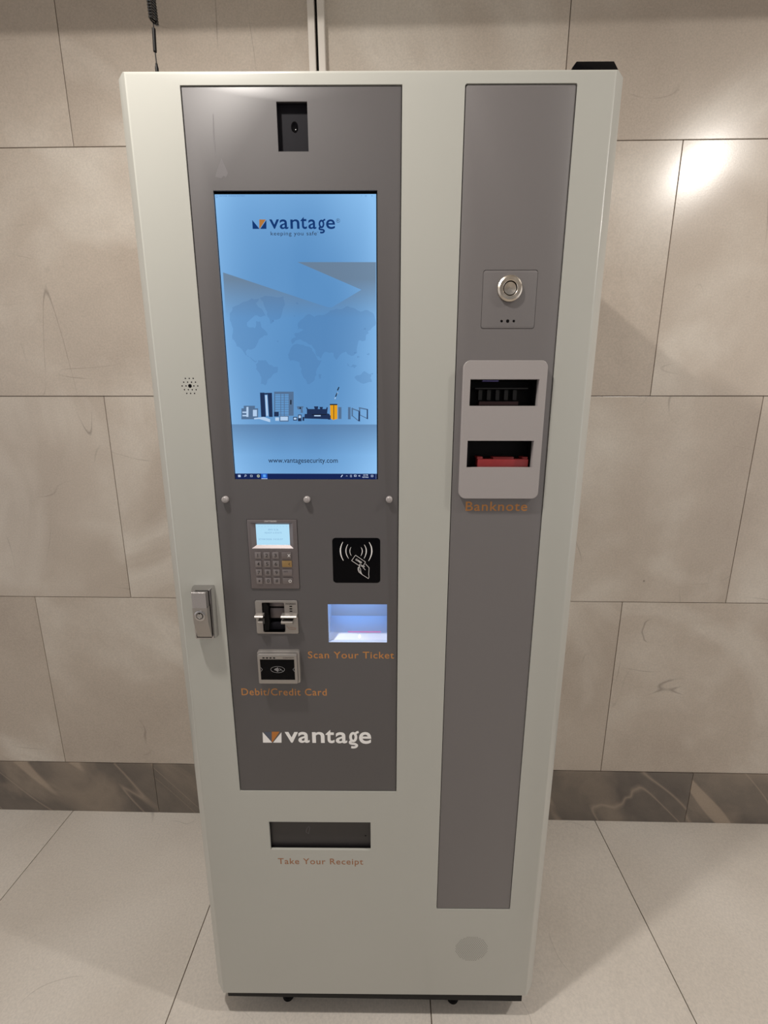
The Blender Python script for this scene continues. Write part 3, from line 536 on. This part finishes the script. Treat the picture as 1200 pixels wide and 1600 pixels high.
s.stroke(rr(0.3374, 0.3404, 1.2440, 1.2466), 0.0006, Y(4), 2, closed=True); s.flat(rr(0.3453, 0.3455, 1.2402, 1.2486), Y(4), 2)
sub(s, 'taskbar', [glow('task_navy', (24, 38, 84)), glow('task_active', (40, 92, 190)), glow('task_white', (200, 218, 246)), glow('task_app', (96, 168, 240)), glow('task_round', (176, 186, 170)), glow('task_dot', (50, 60, 84))], disp)
s = MB(); text(s, 'VANTAGE - PARKING PAYMENT', 0.1165, 0.1555, 1.6555, 0.0016, Y(2), 0); s.stroke(rr(0.1127, 0.1148, 1.6543, 1.6568), 0.0003, Y(2), 0, closed=True)
sub(s, 'title_bar', glow('title_ink', (92, 128, 184)), disp)
s = MB(); s.stroke([(0.3245, 1.6560), (0.3265, 1.6560)], 0.0003, Y(2), 0); s.stroke(rr(0.3310, 0.3327, 1.6551, 1.6568), 0.0003, Y(2), 0, closed=True)
s.stroke([(0.3400, 1.6551), (0.3416, 1.6567)], 0.0003, Y(2), 0); s.stroke([(0.3400, 1.6567), (0.3416, 1.6551)], 0.0003, Y(2), 0)
sub(s, 'window_buttons', glow('button_ink', (92, 128, 184)), disp)

# three dome studs under the display
for kx, kz in ((0.0930, 1.2061), (0.2298, 1.2063), (0.3673, 1.2066)):
    k = MB(); k.lathe([(0.0, -0.0062), (0.0022, -0.0061), (0.0023, -0.0055), (0.0036, -0.0056), (0.0050, -0.0045), (0.0056, -0.0025), (0.0056, 0.0012)], kx, kz, 28)
    part(k, 'dome_stud', M['bezel'], org=(kx, 0, kz), label='small round grey dome stud under the display')

# keypad terminal
k = MB(); lc = rr(0.1395, 0.1968, 1.1256, 1.1622); lb = rr(0.1318, 0.2036, 1.1206, 1.1655)
k.slab(rr(0.1262, 0.2107, 1.0469, 1.1709), -0.0004, 0.012, 0, [lb], bev=0.0008, inner=rr(0.1270, 0.2099, 1.0477, 1.1701))
k.ring(lb, -0.0004, lc, 0.0040)
k.stroke([(0.1395, 1.1172), (0.1545, 1.1160), (0.1725, 1.1172)], 0.0014, -0.0007, 0)
k.box(0.1802, 0.1808, -0.0008, 0.0, 1.056, 1.1142)
text(k, 'UNATTENDED', 0.1560, 0.1770, 1.1675, 0.0022, -0.0006, 1)
kp_ = part(k, 'keypad_terminal', [M['keypadmetal'], M['whiteprint']], org=mid(0.1262, 0.2107, 1.0469, 1.1709), label='metal keypad terminal with lit display')
s = MB(); s.flat(lc, 0.0040, 0)
text(s, '- - - - - - - - - -', 0.1440, 0.1935, 1.1580, 0.0018, 0.0038, 1)
text(s, 'EMV 0.26', 0.1610, 0.1780, 1.1515, 0.0026, 0.0038, 1); text(s, 'READY 6 STATE', 0.1545, 0.1835, 1.1460, 0.0026, 0.0038, 1)
text(s, '27/04/2026 14:33:37', 0.1430, 0.1850, 1.1345, 0.0026, 0.0038, 1)
sub(s, 'terminal_screen', [glow('lcd_cyan', (178, 222, 246)), glow('lcd_ink', (130, 172, 208))], kp_, mid(0.1395, 0.1968, 1.1256, 1.1622, 0.004), label='lit pale cyan terminal screen')
cols = ((0.1366, 0.1471), (0.1517, 0.1625), (0.1667, 0.1779)); rows = (1.1141, 1.0986, 1.0831, 1.0676)
lab = [['1', '2', '3'], ['4', '5', '6'], ['7', '8', '9'], ['*', '0', '#']]
key0 = None
for r in range(4):
    z1 = rows[r]; z0 = z1-0.0113
    for cidx in range(3):
        x0, x1 = cols[cidx]; kb = MB(); kb.box(x0, x1, -0.0024, 0.0, z0, z1, 0, b=0.0007)
        ch = lab[r][cidx]; w = 0.0042 if ch != '1' else 0.0010
        if ch == '*': text(kb, ch, (x0+x1)/2-0.0018, (x0+x1)/2+0.0018, z0+0.0012, 0.0066, -0.00246, 1, 0.02)
        else: fit(kb, ch, (x0+x1)/2-w/2, (x0+x1)/2+w/2, z0+0.0026, z1-0.0024, -0.00246, 1, 0.01)
        sub(kb, 'key', [M['keymetal'], M['darkprint']], kp_, mid(x0, x1, z0, z1))
    x0, x1 = 0.1827, 0.1996; kb = MB(); kb.box(x0, x1, -0.0024, 0.0, z0, z1, 0, b=0.0007); cx = x1-0.0042; cz = (z0+z1)/2; y = -0.00246
    if r == 0: kb.stroke([(cx-0.002, cz-0.0025), (cx+0.002, cz+0.0025)], 0.0007, y, 1); kb.stroke([(cx-0.002, cz+0.0025), (cx+0.002, cz-0.0025)], 0.0007, y, 1)
    if r == 1: kb.stroke([(cx+0.0015, cz+0.0022), (cx-0.0015, cz), (cx+0.0015, cz-0.0022)], 0.0007, y, 1)
    if r == 2: text(kb, 'INFO', x0+0.0025, x0+0.0095, cz+0.0005, 0.0028, y, 1)
    if r == 3: kb.stroke(circ(cx, cz, 0.0022, 16), 0.0007, y, 1, closed=True)
    sub(kb, 'key', [plain('key_metal_%d' % r, (lin((128, 120, 119)), lin((172, 142, 96)), lin((138, 130, 130)), lin((130, 122, 121)))[r], 0.36, 0.6), M['whiteprint'] if r in (0, 3) else M['darkprint']], kp_, mid(x0, x1, z0, z1),
        label=('wide grey cancel key', 'wide amber-tinted clear key', 'wide grey info key', 'wide grey enter key')[r])

# card insertion slot
e = MB(); rec = rr(0.1425, 0.1822, 0.9638, 1.0208, 0.0025)
e.slab(rr(0.1303, 0.2056, 0.9607, 1.0245, 0.0028), -0.0004, 0.010, 0, [rec], bev=0.0008, inner=rr(0.1311, 0.2048, 0.9615, 1.0237, 0.0022))
e.ring(rec, -0.0004, rec, 0.0060, 0)
for zz in (1.0128, 1.0082, 1.0036): e.box(0.1915, 0.1962, -0.0008, 0.0002, zz, zz+0.0018, 1)
text(e, 'INGRESO', 0.1850, 0.2030, 1.0172, 0.0026, -0.0006, 1, 0.01)
e.stroke([(0.1850, 0.9760), (0.1890, 0.9700), (0.2000, 0.9690), (0.2010, 0.9720), (0.1890, 0.9735)], 0.0005, -0.0006, 2)
slot = part(e, 'card_slot', [M['satin'], M['black'], M['oranged']], org=mid(0.1303, 0.2056, 0.9607, 1.0245), label='metal card slot with a dark thumb recess')
b = MB(); b.ring(rec, 0.0060, rec, 0.022, 0); b.flat(rec, 0.022, 0)
b.slab([(0.1440, 0.966), (0.1520, 0.966), (0.1545, 0.985), (0.1520, 1.000), (0.1535, 1.012), (0.1490, 1.020), (0.1440, 1.020)], 0.001, 0.021, 1)  # black slab stands in for the shadow at the recess's left side
b.box(0.1520, 0.1815, 0.012, 0.021, 1.0075, 1.0205, 2, b=0.001); b.box(0.1535, 0.1815, 0.010, 0.021, 0.9860, 1.0055, 2, b=0.001); b.box(0.1500, 0.1810, 0.008, 0.021, 0.9645, 0.9780, 3, b=0.001)
sub(b, 'thumb_recess', [M['inner'], M['black'], M['keypadmetal'], M['charcoal']], slot, mid(0.1425, 0.1822, 0.9638, 1.0208, 0.006))
def jaw(x0, x1, top):
    j = MB()
    prof = [(0.0, 1.0012), (-0.0095, 1.0003), (-0.0115, 0.9995), (-0.0125, 0.9982), (-0.0125, 0.9965), (0.0, 0.9950)] if top else [(0.0, 0.9908), (-0.0095, 0.9905), (-0.0112, 0.9898), (-0.0122, 0.9884), (-0.0115, 0.9852), (0.0, 0.9800)]
    vs = [(x0, a, b_) for a, b_ in prof]+[(x1, a, b_) for a, b_ in prof]; n = len(prof)
    j.add(vs, [tuple(range(n)), tuple(range(n, 2*n))]+[(i, (i+1) % n, n+(i+1) % n, n+i) for i in range(n)]); return j
for x0, x1, tp in ((0.1318, 0.1462, True), (0.1370, 0.1455, False), (0.1780, 0.2054, True), (0.1780, 0.1982, False)):
    sub(jaw(x0, x1, tp), 'slot_lip', M['satin'], slot, mid(x0, x1, 0.985, 1.01))
for x0, x1, y in ((0.1365, 0.1430, -0.004), (0.1815, 0.1985, -0.006)):
    b = MB(); b.box(x0, x1, y, 0.0, 0.9908, 0.9950); sub(b, 'slot_opening', M['black'], slot, mid(x0, x1, 0.9908, 0.9950))

# contactless reader
e = MB(); e.slab(rr(0.1300, 0.2065, 0.8655, 0.9292, 0.0035), -0.0070, 0.0012, 0, bev=0.0018, inner=rr(0.1316, 0.2049, 0.8671, 0.9276, 0.0028))
rd = part(e, 'contactless_reader', M['satin'], org=mid(0.13, 0.2065, 0.8655, 0.9292), label='contactless card reader with satin frame and black window')
e = MB(); gl = rr(0.1376, 0.1990, 0.8782, 0.9192)
e.slab(rr(0.1330, 0.2036, 0.8700, 0.9286, 0.0025), -0.0162, -0.0068, 0, [gl], bev=0.0020, inner=rr(0.1342, 0.2024, 0.8712, 0.9266, 0.0018))
for xx in (0.1425, 0.1488, 0.1551, 0.1614): e.box(xx, xx+0.0038, -0.01645, -0.0160, 0.9210, 0.9232, 1)
text(e, 'CONTACT', 0.1790, 0.1985, 0.9212, 0.0024, -0.01640, 2, 0.01)
sub(e, 'reader_frame', [M['satin'], M['black'], M['darkprint']], rd, label='satin metal frame')
e = MB(); e.flat(gl, -0.0152, 0)
cx, cz = 0.1683, 0.8985
e.stroke([(cx+0.0124*math.cos(a), cz+0.0062*math.sin(a)) for a in [2*math.pi*i/28 for i in range(28)]], 0.00035, -0.01526, 1, closed=True)
for i, (dx, h) in enumerate(((-0.0055, 0.0012), (-0.0038, 0.0022), (-0.0020, 0.0032), (-0.0002, 0.0042))):
    e.stroke([(cx+dx, cz-h), (cx+dx+h*0.35, cz), (cx+dx, cz+h)], 0.0008, -0.01526, 1)
e.stroke([(cx+0.0030, cz+0.0028), (cx+0.0048, cz+0.0005), (cx+0.0075, cz-0.0018), (cx+0.0100, cz-0.0030)], 0.0004, -0.01526, 1)
e.stroke([(cx+0.0030, cz-0.0028), (cx+0.0042, cz-0.0008), (cx+0.0066, cz+0.0010)], 0.0004, -0.01526, 1)
for sgn, bx in ((1, 0.1380), (-1, 0.1986)): e.stroke([(bx, cz+0.0042), (bx+sgn*0.0028, cz), (bx, cz-0.0042)], 0.0004, -0.01526, 1)
sub(e, 'reader_window', [M['blackgloss'], M['greyprint']], rd, label='black glass window with contactless symbol')

# proximity card pad
e = MB(); e.slab(rr(0.2703, 0.3520, 1.0578, 1.1390, 0.0058), 0.0014, 0.006, 0)
pad = part(e, 'card_pad', M['blackgloss'], org=mid(0.2703, 0.3520, 1.0578, 1.1390), label='square black card pad with white waves and card in hand symbol')
e = MB()
for pts, w in T['arcs']: e.stroke(pts, w*1.05, 0.00125, 0, taper=True)
for pts in T['rf_lines']: e.stroke(pts, 0.00062, 0.00125, 0)
(a0, a1), (b0, b1), (c0, c1) = T['card']
vs, fs = glyph_mesh('CARD', 0.02); wmx = max(v[0] for v in vs); hmx = max(v[1] for v in vs)
e.add([(a0+(b0-a0)*v[0]/wmx+(c0-a0)*v[1]/hmx*0.75, 0.00122, a1+(b1-a1)*v[0]/wmx+(c1-a1)*v[1]/hmx*0.75) for v in vs], fs)
sub(e, 'pad_symbol', M['whiteprint'], pad)

# ticket scanner bay
e = MB(); x0, x1, z0, z1 = 0.2590, 0.3642, 0.9436, 1.0173; yb = 0.045; zb = 0.9740
e.add([(x0, 0.0012, z0), (x1, 0.0012, z0), (x1, 0.0012, z1), (x0, 0.0012, z1), (x0, yb, z1), (x1, yb, z1), (x0, yb, zb), (x1, yb, zb), (x0, 0.010, z0), (x1, 0.010, z0)],
      [(3, 2, 5, 4), (4, 5, 7, 6), (0, 3, 4, 6, 8), (1, 2, 5, 7, 9), (0, 1, 9, 8)])
bay = part(e, 'ticket_scanner_bay', M['bay'], org=mid(x0, x1, z0, z1), label='recessed scanner bay glowing pale blue')
e = MB(); e.add([(x0, 0.010, z0), (x1, 0.010, z0), (x1, yb, zb), (x0, yb, zb)], [(0, 1, 2, 3)])
sub(e, 'scanner_window', M['bayglass'], bay)
def onglass(x, t, off=0.0003):
    return (x, 0.010+(yb-0.010)*t-off*0.65, z0+(zb-z0)*t+off*0.75)
e = MB()
e.add([onglass(0.292, 0.300), onglass(0.353, 0.300), onglass(0.353, 0.345), onglass(0.292, 0.345)], [(0, 1, 2, 3)], 0)
sub(e, 'scan_line', glow('scan_red', (206, 130, 190)), bay)
e = MB(); cxx = 0.3140
e.add([onglass(cxx+0.0022*math.cos(a), 0.13+0.075*math.sin(a), 0.0005) for a in [2*math.pi*i/16 for i in range(16)]], [tuple(range(16))])
sub(e, 'led_glint', glow('scan_white', (235, 248, 255), 1.6), bay)  # LED reflection on the glass, painted as a small glowing disc
e = MB(); e.box(0.268, 0.355, 0.0180, 0.0230, 1.0160, 1.0170)
sub(e, 'led_strip', glow('led_blue', (104, 176, 255), 13.0), bay)

# right grey fascia
w1 = rr(0.4932, 0.6003, 1.3583, 1.3985); w2 = rr(0.4928, 0.5990, 1.2610, 1.3040)
bp = rr(0.5072, 0.5893, 1.4735, 1.5562, 0.004)
B = MB(); B.slab(rr(0.4714, 0.6240, 0.3277, 1.7887, 0.003), 0.0010, 0.0040, 0, [bp, w1, w2], bev=0.0006, inner=rr(0.4719, 0.6235, 0.3282, 1.7882, 0.0026))
part(B, 'front_panel', M['grey'], org=mid(0.4714, 0.6240, 0.3277, 1.7887), label='long narrow grey panel carrying the help button and banknote slots')
e = MB(); e.slab(rr(0.5077, 0.5888, 1.4740, 1.5554, 0.0037), 0.0006, 0.004, 0, [circ(x, 1.4846, r, 14) for x, r in ((0.5387, 0.0020), (0.5480, 0.0026), (0.5573, 0.0020))], bev=0.0004, inner=rr(0.5081, 0.5884, 1.4744, 1.5550, 0.0034))
hp = part(e, 'call_plate', M['grey'], org=mid(0.5077, 0.5888, 1.4740, 1.5554), label='small rounded grey plate with push button')
e = MB(); e.flat(rr(0.533, 0.563, 1.479, 1.490), 0.0038); sub(e, 'microphone_holes', M['inner'], hp)
bc = (0.5478, -0.001, 1.5299)
e = MB(); e.lathe([(0.0105, 0.0005), (0.0105, -0.0038), (0.0112, -0.0044), (0.0160, -0.0042), (0.0184, -0.0025), (0.0188, 0.0006)], bc[0], bc[2], 56)
sub(e, 'button_ring', M['steel'], hp, bc, label='brushed steel ring')
e = MB(); e.lathe([(0.0, -0.0032), (0.0080, -0.0034), (0.0090, -0.0030), (0.0092, 0.0004)], bc[0], bc[2], 48)
sub(e, 'push_button', M['steel'], hp, bc, label='round steel push button')
e = MB(); e.flat(circ(bc[0], bc[2], 0.0106, 32), 0.0001); sub(e, 'button_gap', M['black'], hp, bc)

# banknote bezel
w1 = rr(0.4932, 0.6003, 1.3583, 1.3985); w2 = rr(0.4928, 0.5990, 1.2610, 1.3040)
e = MB(); e.slab(rr(0.4822, 0.6122, 1.2096, 1.4265, 0.0105, 8), -0.0080, 0.0012, 0, [w1, w2], bev=0.0008, inner=rr(0.4827, 0.6117, 1.2101, 1.4260, 0.0101, 8))
bz = part(e, 'banknote_bezel', M['bezel'], org=mid(0.4822, 0.6122, 1.2096, 1.4265), label='raised rounded light grey bezel with two banknote openings')
e = MB()
e.ring(w1, 0.0012, w1, 0.030, 0); e.flat(w1, 0.030, 0)
for k_ in range(5): e.box(0.512+0.014*k_, 0.518+0.014*k_, 0.018, 0.030, 1.368, 1.384, 1)
e.box(0.505, 0.590, 0.012, 0.030, 1.3850, 1.3870, 1); e.box(0.512, 0.575, 0.010, 0.030, 1.3600, 1.3655, 2); e.box(0.5150, 0.5400, 0.004, 0.012, 1.3962, 1.3978, 3)
sub(e, 'banknote_slot', [M['black'], plain('near_black', lin((24, 23, 24)), 0.5), plain('dark_red_plastic', lin((58, 26, 26)), 0.4), plain('violet_film', lin((96, 90, 150)), 0.3)], bz, mid(0.4932, 0.6003, 1.3583, 1.3985), label='dark upper banknote opening')
e = MB(); e.ring(w2, 0.0012, w2, 0.030, 0); e.flat(w2, 0.030, 0); e.box(0.496, 0.500, 0.010, 0.030, 1.262, 1.300, 1)
sub(e, 'banknote_slot', [M['black'], M['charcoal']], bz, mid(0.4928, 0.5990, 1.2610, 1.3040), label='lower banknote opening with red tray')
e = MB(); e.box(0.5125, 0.5955, 0.0020, 0.026, 1.2560, 1.2738, 0, b=0.001); e.box(0.5115, 0.5205, 0.0020, 0.026, 1.2738, 1.2778, 0, b=0.0008); e.box(0.5380, 0.5720, 0.0035, 0.026, 1.2738, 1.2772, 0, b=0.0008); e.box(0.5860, 0.5950, 0.0035, 0.026, 1.2738, 1.2772, 0, b=0.0008)
sub(e, 'banknote_tray', M['red'], bz, mid(0.5125, 0.5955, 1.256, 1.2775, 0.01), label='red plastic tray')

# receipt outlet
e = MB(); e.ring(HR, 0.0045, HR, 0.050, 1); e.flat(HR, 0.050, 1)
rc = part(e, 'receipt_outlet', [M['inner'], M['black']], org=mid(0.1282, 0.3322, 0.4795, 0.5488), label='dark receipt outlet')
e = MB(); e.box(0.1260, 0.3330, 0.0095, 0.0120, 0.4700, 0.5520, 0); e.box(0.1260, 0.3330, 0.0080, 0.0100, 0.4705, 0.4725, 0)
e.stroke([(0.2010, 0.5200), (0.2060, 0.5275), (0.2080, 0.5240), (0.2050, 0.5090), (0.2000, 0.5130), (0.2010, 0.5200)], 0.0008, 0.00942, 1); e.flat(circ(0.3215, 0.5050, 0.0018, 12), 0.00942, 2)
sub(e, 'receipt_flap', [M['flap'], plain('flap_scuff', lin((96, 94, 98)), 0.5), M['black']], rc, mid(0.126, 0.333, 0.47, 0.552, 0.01))

# swing handle lock on the left edge
e = MB(); o_ = rr(0.0250, 0.0620, 0.9570, 1.0535, 0.002); i_ = rr(0.0275, 0.0598, 0.9595, 1.0505, 0.002)
e.ring(o_, 0.0, o_, -0.007); e.ring(o_, -0.007, i_, -0.017); e.flat(i_, -0.017)
lk = part(e, 'door_lock', M['chrome'], org=mid(0.025, 0.062, 0.957, 1.0535), label='chrome swing-handle lock')
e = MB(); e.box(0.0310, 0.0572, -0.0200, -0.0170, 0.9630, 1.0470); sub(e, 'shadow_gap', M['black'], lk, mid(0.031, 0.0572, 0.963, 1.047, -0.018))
def hprof(x0, x1, prof, mb, mi=0):
    n = len(prof); vs = [(x0, a, b_) for a, b_ in prof]+[(x1, a, b_) for a, b_ in prof]
    return mb.add(vs, [tuple(range(n)), tuple(range(n, 2*n))]+[(i, (i+1) % n, n+(i+1) % n, n+i) for i in range(n)], mi)
e = MB(); hprof(0.0335, 0.0575, [(-0.0195, 1.0500), (-0.0290, 1.0518), (-0.0300, 1.0508), (-0.0300, 1.0235), (-0.0195, 1.0235)], e)
sub(e, 'handle_grip', M['zinc'], lk, mid(0.0335, 0.0575, 1.0225, 1.05, -0.02), label='grainy metal grip')
e = MB(); hprof(0.0330, 0.0580, [(-0.0195, 1.0235), (-0.0300, 1.0235), (-0.0300, 0.9975), (-0.0215, 0.9660), (-0.0195, 0.9640)], e)
sub(e, 'handle_body', M['satin'], lk, mid(0.033, 0.058, 0.964, 1.0225, -0.02))
kc = (0.0452, -0.03, 1.0098)
e = MB(); e.lathe([(0.0030, -0.0318), (0.0032, -0.0324), (0.0047, -0.0324), (0.0049, -0.0316), (0.0080, -0.0320), (0.0092, -0.0315), (0.0096, -0.0295)], kc[0], kc[2], 36)
sub(e, 'lock_cylinder', M['chrome'], lk, kc)
e = MB(); e.stroke(circ(kc[0], kc[2], 0.0054, 24), 0.0010, -0.03205, 0, closed=True); e.flat(rr(kc[0]-0.0010, kc[0]+0.0008, kc[2]+0.0035, kc[2]+0.0060), -0.0326, 0)
sub(e, 'keyhole', M['black'], lk, kc)

# printed lettering
for s_, x0, x1, z, cap, mm, y in (('Scan Your Ticket', 0.2204, 0.3772, 0.9116, 0.0135, 'orange', 0.00105), ('Debit/Credit Card', 0.0938, 0.2524, 0.8347, 0.0143, 'orange', 0.00105),
        ('Take Your Receipt', 0.1415, 0.3165, 0.4434, 0.0148, 'oranged', -0.00012), ('Banknote', 0.4958, 0.5990, 1.1874, 0.0158, 'orange', 0.00085)):
    e = MB(); text(e, s_, x0, x1, z, cap, y, 0, 0.008, 1.1)
    part(e, 'lettering', M[mm], org=mid(x0, x1, z, z+cap), label='orange lettering reading '+s_)
e = MB(); wordmark(e, T['p_glyph'], 0.00105, 0, 0.018, 0.27)
for k_ in T['p_white']: e.flat(k_, 0.00105, 0)
e.flat(T['p_orange'][0], 0.0010, 1); e.flat(T['p_slate'][0], 0.00112, 2)
part(e, 'company_logo', [M['whiteprint'], M['orangeprint'], M['slate']], org=mid(0.1265, 0.335, 0.723, 0.763), label='white wordmark with folded triangle emblem')

# ------------------------------------------------------------------ things standing on the kiosk
def onk(x, y, z):
    a = 0.01397; return (-0.3729+math.cos(a)*x-math.sin(a)*y, math.sin(a)*x+math.cos(a)*y, z)
an = empty('antenna', onk(0.0008, 0.10, ZT))
tag(an, 'black whip antenna with a coiled spring standing on the top left of the kiosk', 'antenna')
def apart(mb, name, m):
    o = mb.build(name, m, an); return o
e = MB(); e.lathe([(0.0, 0.0002), (0.015, 0.0002), (0.0155, 0.003), (0.014, 0.022), (0.006, 0.026), (0.003, 0.028), (0.003, 0.040)], 0, 0, 28, axis='z'); apart(e, 'magnetic_base', M['black'])
e = MB(); e.lathe([(0.0014, 0.040), (0.0026, 0.056), (0.0026, 0.068), (0.0015, 0.074), (0.0008, 0.075)], 0, 0, 16, axis='z'); apart(e, 'connector', M['black'])
e = MB(); e.tube([(0, 0, 0.040), (0.0002, 0, 0.075), (-0.0004, 0, 0.092), (0.0008, 0, 0.117), (0.0012, 0, 0.1255), (0.0060, 0, 0.1262)], 0.0009, 8); apart(e, 'whip_wire', M['black'])
e = MB(); e.tube([(0.001, 0, 0.162), (0.0004, 0, 0.17), (0.0002, 0, 0.215)], 0.0009, 8); apart(e, 'whip_wire', M['black'])
e = MB(); e.tube([(-0.0006, 0, 0.0885), (-0.0004, 0, 0.0895), (0.0010, 0, 0.1190), (0.0010, 0, 0.1200)], [0.0012, 0.0026, 0.0026, 0.0012], 14); apart(e, 'sleeve', M['black'])
pts = []
for i in range(9*16+1):
    a = 2*math.pi*i/16; t = i/(9*16); z = 0.1275+0.0345*t; pts.append((0.0022-0.0012*t+0.0058*math.cos(a), 0.0058*math.sin(a), z-0.0028*math.cos(a)))
e = MB(); e.tube(pts, 0.0013, 8); apart(e, 'coil_spring', plain('glossy_black', lin((10, 10, 10)), 0.12))
e = MB(); q = [(0.6310, ZT+0.0003), (0.7040, ZT+0.0003), (0.7040, 1.8290), (0.6920, 1.8455), (0.6375, 1.8455), (0.6325, 1.8390)]
q2 = [(a*0.97+0.6675*0.03, b_ if b_ < 1.81 else b_-0.0008) for a, b_ in q]
e.slab(q, 0.045, 0.130, 0, bev=0.0015, inner=q2)
o = e.build('plastic_box', M['blackgloss'], None, (0.6675, 0.0875, ZT))
o.location = onk(0.6675, 0.0875, ZT); o.rotation_euler = (0, 0, 0.01397)
tag(o, 'low black plastic box on the top right corner of the kiosk', 'box')
